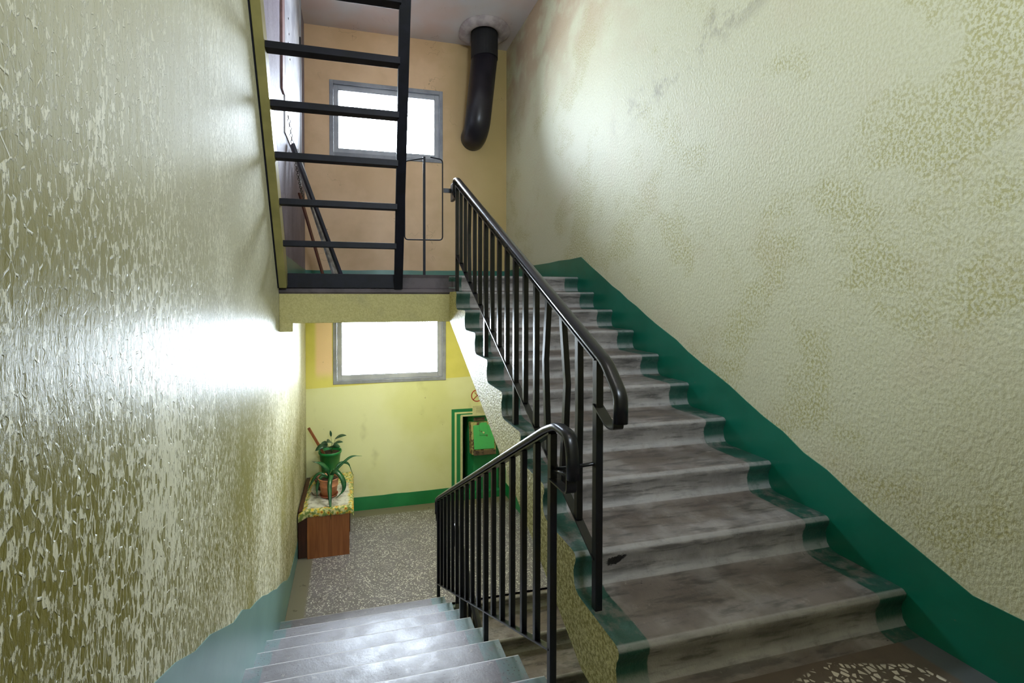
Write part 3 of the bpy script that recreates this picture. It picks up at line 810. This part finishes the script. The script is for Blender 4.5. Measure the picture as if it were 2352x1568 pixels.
struct(finish('trim_6', prism([(x0 - 0.028, -1.5), (x0, -1.5), (x0, z1), (x1, z1), (x1, z1 + 0.025), (x0 - 0.028, z1 + 0.025)], 'y', D - 0.006, D + 0.02), M['paper']))

# stencilled no-smoking sign
sg = empty('no_smoking_sign', (1.80, D, -0.065), 'red painted no-smoking circle on the window wall, partly behind the slab', 'sign')
def ring(cx, cz, r0, r1, n=36):
    bm = bmesh.new(); A = []; B = []
    for i in range(n):
        a = 2 * PI * i / n; c, s_ = math.cos(a), math.sin(a)
        A.append([bm.verts.new((cx + r * c, y, cz + r * s_)) for r, y in ((r0, D - 0.003), (r1, D - 0.003), (r1, D + 0.002), (r0, D + 0.002))])
    for i in range(n):
        P_, Q = A[i], A[(i + 1) % n]
        for j in range(4): bm.faces.new((P_[j], P_[(j + 1) % 4], Q[(j + 1) % 4], Q[j]))
    return bm
finish('circle', ring(1.80, -0.065, 0.078, 0.092), M['red'], sg)
finish('slash', bar(bmesh.new(), (1.74, D - 0.001, -0.125), (1.86, D - 0.001, -0.005), 0.012, 0.004, Vector((1, 0, -1))), M['red'], sg)
finish('cigarette', bar(bmesh.new(), (1.765, D - 0.001, -0.02), (1.85, D - 0.001, -0.11), 0.009, 0.004, Vector((1, 0, 1))), M['red'], sg)
bm = sweep([Vector((1.768, D - 0.001, -0.02)), Vector((1.775, D - 0.001, 0.0)), Vector((1.765, D - 0.001, 0.008)), Vector((1.775, D - 0.001, 0.018))], rect(0.004, 0.004))
finish('smoke', bm, M['red'], sg)
# small pale notice
nt = empty('paper_notice', (1.86, D, -0.29), 'small pale paper notice with faded print above the niche', 'notice')
finish('sheet', bx((1.735, D - 0.004, -0.35), (2.02, D, -0.215)), M['paper'], nt)
bm = bmesh.new()
for i in range(5):
    z = -0.25 - i * 0.016
    box(bm, (1.785, D - 0.0055, z), (1.94 - 0.02 * (i % 2), D - 0.003, z + 0.006))
finish('faded_lines', bm, M['paper_line'], nt)

# ------------------------------------------------------------------ low cabinet with oilcloth
cx0, cx1, cy0, cy1, cz0, cz1 = -0.515, -0.045, 5.175, 6.17, -1.6, -1.055
cb = empty('low_cabinet', (-0.28, 5.67, -1.6), 'low brown laminate cabinet lying against the left wall in the lower corner', 'cabinet')
finish('side_panel', bx((cx0, cy0, cz0), (cx1, cy0 + 0.018, cz1)), M['wood'], cb, bevel=0.002, label='light brown wood-grain end panel')
finish('side_panel', bx((cx0, cy1 - 0.018, cz0), (cx1, cy1, cz1)), M['wood'], cb, bevel=0.002)
finish('top_panel', bx((cx0, cy0 + 0.0, cz1), (cx1 + 0.02, cy1, cz1 + 0.018)), M['wood'], cb, bevel=0.002)
finish('bottom_panel', bx((cx0, cy0 + 0.02, cz0 + 0.05), (cx1 - 0.01, cy1 - 0.02, cz0 + 0.068)), M['plank_w'], cb)
finish('shelf', bx((cx0, cy0 + 0.02, cz0 + 0.30), (cx1 - 0.05, cy1 - 0.02, cz0 + 0.318)), M['wood_dk'], cb)
finish('back_panel', bx((XL + 0.012, cy0 + 0.03, cz0 + 0.005), (cx0 - 0.004, cy1, cz1)), M['wood_dk'], cb, label='dark brown back panel')
finish('door', bx((cx1 - 0.012, 5.62, cz0 + 0.03), (cx1 + 0.006, 6.15, cz1 - 0.01)), M['wood_dk'], cb, label='dark brown sliding door')
# oilcloth
bm = bmesh.new()
nx, ny = 26, 50
def cl_pt(i, j):
    x = XL + 0.015 + (0.035 - (XL + 0.015)) * i / nx
    s_ = j / ny * 1.12
    y = 5.155 + max(0.0, s_ - 0.08) * 1.0; z = -1.031
    if s_ < 0.08: z -= (0.08 - s_); y = 5.155
    if y > 6.19: y = 6.19
    if x > -0.022: z -= (x + 0.022) * 0.75; x = -0.022 + (x + 0.022) * 0.5
    if x < cx0 - 0.01: z -= (cx0 - 0.01 - x) * 0.6
    z += 0.003 * math.sin(x * 31 + y * 17) * math.sin(y * 23)
    if s_ < 0.08: y += 0.004 * math.sin(x * 60)
    return (x, y, z)
G = [[bm.verts.new(cl_pt(i, j)) for j in range(ny + 1)] for i in range(nx + 1)]
for i in range(nx):
    for j in range(ny): bm.faces.new((G[i][j], G[i + 1][j], G[i + 1][j + 1], G[i][j + 1]))
oc = tag(finish('oilcloth', bm, M['cloth'], origin=(-0.28, 5.67, -1.035), smooth=True), 'worn flowered yellow oilcloth spread over the low cabinet', 'tablecloth')
sm = oc.modifiers.new('thick', 'SOLIDIFY'); sm.thickness = 0.004; sm.offset = 1
ZT = -1.026

# ------------------------------------------------------------------ pots and plants
def pot(parent, cx, cy, z0, h, r0, r1, mat, rim=0.014, name='pot'):
    t = 0.006
    return finish(name, lathe(cx, cy, [(r0 * 0.2, z0), (r0, z0), (r0 * 1.02, z0 + 0.01), (r1 - 0.004, z0 + h - rim * 2), (r1 + 0.004, z0 + h - rim * 2 + 0.003), (r1 + 0.007, z0 + h), (r1 - 0.002, z0 + h), (r1 - t, z0 + h - 0.01), (r1 - t - 0.006, z0 + h - 0.06), (0.01, z0 + h - 0.06)], 32), mat, parent, smooth=True)

def strap(parent, base, pts, w, mat, name='leaf', fold=0.25):
    path = smooth_path([Vector(base)] + [Vector(p) for p in pts], 0.12, 7)
    bm = bmesh.new(); n = len(path); rows = []
    for i, p in enumerate(path):
        d = (path[min(i + 1, n - 1)] - path[max(i - 1, 0)]).normalized()
        s_ = d.cross(Vector((0.1, -0.75, 0.66)))
        if s_.length < 0.15: s_ = rows_s
        s_ = s_.normalized(); rows_s = s_
        u = s_.cross(d)
        t = i / (n - 1); ww = w * min(1, 0.55 + t * 2.2) * (1 - max(0, t - 0.62) / 0.38) ** 0.7 * 0.5 + 0.0012
        rows.append([bm.verts.new(p - s_ * ww + u * ww * fold), bm.verts.new(p - u * 0.0), bm.verts.new(p + s_ * ww + u * ww * fold),
                     bm.verts.new(p + s_ * ww * .9 + u * (ww * fold - 0.0016)), bm.verts.new(p - u * 0.002), bm.verts.new(p - s_ * ww * .9 + u * (ww * fold - 0.0016))])
    for A, B in zip(rows, rows[1:]):
        for j in range(6): bm.faces.new((A[j], A[(j + 1) % 6], B[(j + 1) % 6], B[j]))
    bm.faces.new(rows[0]); bm.faces.new(rows[-1])
    return finish(name, bm, mat, parent, smooth=True)

def oval_leaf(parent, base, tip, w, droop, mat, roll=0.0):
    base, tip = Vector(base), Vector(tip); n = 10; rows = []; bm = bmesh.new()
    d0 = tip - base; sv = d0.normalized().cross(Vector((0, -0.8, 0.6))).normalized()
    sv = Matrix.Rotation(roll, 3, d0.normalized()) @ sv
    up_ = sv.cross(d0.normalized())
    for i in range(n + 1):
        t = i / n; p = base + d0 * t + up_ * (droop * math.sin(PI * t))
        ww = w * 0.5 * math.sin(PI * min(1, t * 0.97 + 0.03)) ** 0.75 + 0.001
        rows.append([bm.verts.new(p - sv * ww + up_ * ww * 0.3), bm.verts.new(p), bm.verts.new(p + sv * ww + up_ * ww * 0.3),
                     bm.verts.new(p + sv * ww * .95 + up_ * (ww * 0.3 - 0.0015)), bm.verts.new(p - up_ * 0.0015), bm.verts.new(p - sv * ww * .95 + up_ * (ww * 0.3 - 0.0015))])
    for A, B in zip(rows, rows[1:]):
        for j in range(6): bm.faces.new((A[j], A[(j + 1) % 6], B[(j + 1) % 6], B[j]))
    return finish('leaf', bm, mat, parent, smooth=True)

# green pot with the small-leaved plant
gx, gy = -0.30, 6.02
gp = empty('potted_plant', (gx, gy, ZT), 'leafy plant in a tall bright green plastic pot at the back of the cabinet', 'potted plant')
pot(gp, gx, gy, ZT, 0.372, 0.098, 0.142, M['pot_green'])
bm = lathe(gx, gy, [(0.149, ZT + 0.345), (0.153, ZT + 0.36), (0.149, ZT + 0.374), (0.144, ZT + 0.374), (0.144, ZT + 0.345), (0.149, ZT + 0.345)], 32, cap=False)
finish('pot_rim', bm, M['pot_green'], gp, smooth=True)
finish('soil', lathe(gx, gy, [(0.0005, ZT + 0.325), (0.131, ZT + 0.325), (0.131, ZT + 0.338), (0.08, ZT + 0.345), (0.0005, ZT + 0.35)], 24), M['soil'], gp, smooth=True)
zs = ZT + 0.345
def st(pts, r=0.004): finish('stem', sweep(smooth_path([Vector(p) for p in pts], 0.03, 4), lambda t: circ(r * (1 - 0.5 * t), 6)), M['stem'], gp, smooth=True)
c0 = (gx + 0.02, gy - 0.02, zs)
tips = [((-0.285, 5.99, -0.46), (-0.296, 5.98, -0.375), 0.022, 0.0, 0.3), ((-0.235, 5.99, -0.495), (-0.085, 5.93, -0.44), 0.042, 0.012, -0.5),
        ((-0.25, 5.99, -0.56), (-0.13, 5.93, -0.525), 0.034, 0.01, -0.4), ((-0.262, 5.98, -0.575), (-0.165, 5.90, -0.575), 0.045, 0.008, 0.3),
        ((-0.27, 5.98, -0.545), (-0.335, 5.88, -0.50), 0.075, 0.01, 0.5), ((-0.28, 5.98, -0.60), (-0.335, 5.88, -0.565), 0.07, 0.0, 1.0),
        ((-0.33, 5.97, -0.575), (-0.48, 5.88, -0.60), 0.06, 0.03, 0.2), ((-0.33, 5.98, -0.565), (-0.41, 5.97, -0.53), 0.05, 0.01, 0.1)]
for a, b, w, dr, ro in tips:
    mid = ((c0[0] + a[0]) / 2 + 0.005, (c0[1] + a[1]) / 2, (c0[2] + a[2]) / 2 + 0.01)
    st([c0, mid, a], 0.0035)
    oval_leaf(gp, a, b, w * 1.35, dr * 1.2, M['leaf'], ro)
sk = bar(bmesh.new(), (-0.352, 5.985, ZT + 0.30), (-0.575, 6.03, -0.335), 0.034, 0.024, Vector((1, 0, 0.4)))
bmesh.ops.subdivide_edges(sk, edges=sk.edges[:], cuts=3)
tag(finish('wooden_stick', sk, M['stick'], origin=(-0.352, 5.985, ZT + 0.30), bevel=0.004), 'flat brown wooden stick poking out of the green pot', 'stick')

# brown pot between
bp = empty('flower_pot', (-0.37, 5.745, ZT), 'low brown pot of dry soil between the green pot and the striped-leaf plant', 'flower pot')
pot(bp, -0.37, 5.745, ZT, 0.135, 0.085, 0.112, M['pot_brown'], 0.012)
finish('soil', lathe(-0.37, 5.745, [(0.0005, ZT + 0.085), (0.10, ZT + 0.085), (0.10, ZT + 0.11), (0.05, ZT + 0.118), (0.0005, ZT + 0.12)], 20), M['soil'], bp, smooth=True)

# terracotta pot with the strap-leaved plant
tx, ty = -0.29, 5.50
tp = empty('potted_plant', (tx, ty, ZT), 'long drooping strap-leaved plant in a terracotta-coloured pot at the cabinet front', 'potted plant')
finish('saucer', lathe(tx, ty, [(0.01, ZT), (0.098, ZT), (0.112, ZT + 0.024), (0.106, ZT + 0.024), (0.094, ZT + 0.006), (0.01, ZT + 0.006)], 32), M['terra_dk'], tp, smooth=True)
finish('pot', lathe(tx, ty, [(0.02, ZT + 0.008), (0.088, ZT + 0.008), (0.106, ZT + 0.125), (0.112, ZT + 0.127), (0.112, ZT + 0.142), (0.108, ZT + 0.144), (0.124, ZT + 0.215), (0.130, ZT + 0.216), (0.131, ZT + 0.226), (0.122, ZT + 0.226), (0.116, ZT + 0.19), (0.02, ZT + 0.19)], 36), M['terra'], tp, smooth=True)
finish('soil', lathe(tx, ty, [(0.0005, ZT + 0.18), (0.114, ZT + 0.18), (0.114, ZT + 0.195), (0.06, ZT + 0.203), (0.0005, ZT + 0.205)], 24), M['soil'], tp, smooth=True)
zz = ZT + 0.2
b0 = (tx + 0.01, ty, zz)
strap(tp, b0, [(-0.30, 5.46, -0.70), (-0.38, 5.43, -0.60), (-0.475, 5.40, -0.565)], 0.05, M['leaf2'])
strap(tp, b0, [(-0.25, 5.44, -0.74), (-0.275, 5.30, -0.80), (-0.262, 5.20, -0.98), (-0.250, 5.128, -1.15)], 0.05, M['leaf2'])
strap(tp, b0, [(-0.22, 5.46, -0.70), (-0.12, 5.40, -0.80), (-0.10, 5.38, -0.93), (-0.20, 5.36, -1.012)], 0.058, M['leaf2'])
strap(tp, b0, [(-0.15, 5.54, -0.68), (-0.02, 5.56, -0.585), (0.11, 5.56, -0.60)], 0.028, M['leaf2'])
strap(tp, b0, [(-0.17, 5.56, -0.66), (-0.06, 5.60, -0.68), (0.0, 5.62, -0.86)], 0.032, M['leaf2'])
strap(tp, b0, [(-0.40, 5.52, -0.73), (-0.50, 5.52, -0.86), (-0.55, 5.52, -1.0)], 0.032, M['leaf2'])
strap(tp, b0, [(-0.38, 5.48, -0.76), (-0.43, 5.45, -0.90), (-0.42, 5.42, -1.01)], 0.04, M['leaf2'])
for dx, dy, dz in ((0.02, 0.01, 0.10), (-0.03, 0.02, 0.13), (0.05, 0.0, 0.12), (-0.01, -0.02, 0.09)):
    finish('stem', sweep([Vector(b0), Vector((b0[0] + dx * .6, b0[1] + dy, b0[2] + dz * .6)), Vector((b0[0] + dx, b0[1] + dy, b0[2] + dz))], circ(0.004, 6)), M['stem'], tp, smooth=True)
# fallen dry stem on the cloth
bm = sweep(smooth_path([Vector((-0.50, 5.60, ZT + 0.008)), Vector((-0.47, 5.52, ZT + 0.006)), Vector((-0.42, 5.50, ZT + 0.012)), Vector((-0.385, 5.48, ZT + 0.02))], 0.03, 4), circ(0.005, 6))
tag(finish('dry_stem', bm, M['wood_dk'], origin=(-0.44, 5.52, ZT)), 'dark dry stem lying on the oilcloth left of the terracotta-coloured pot', 'stem')
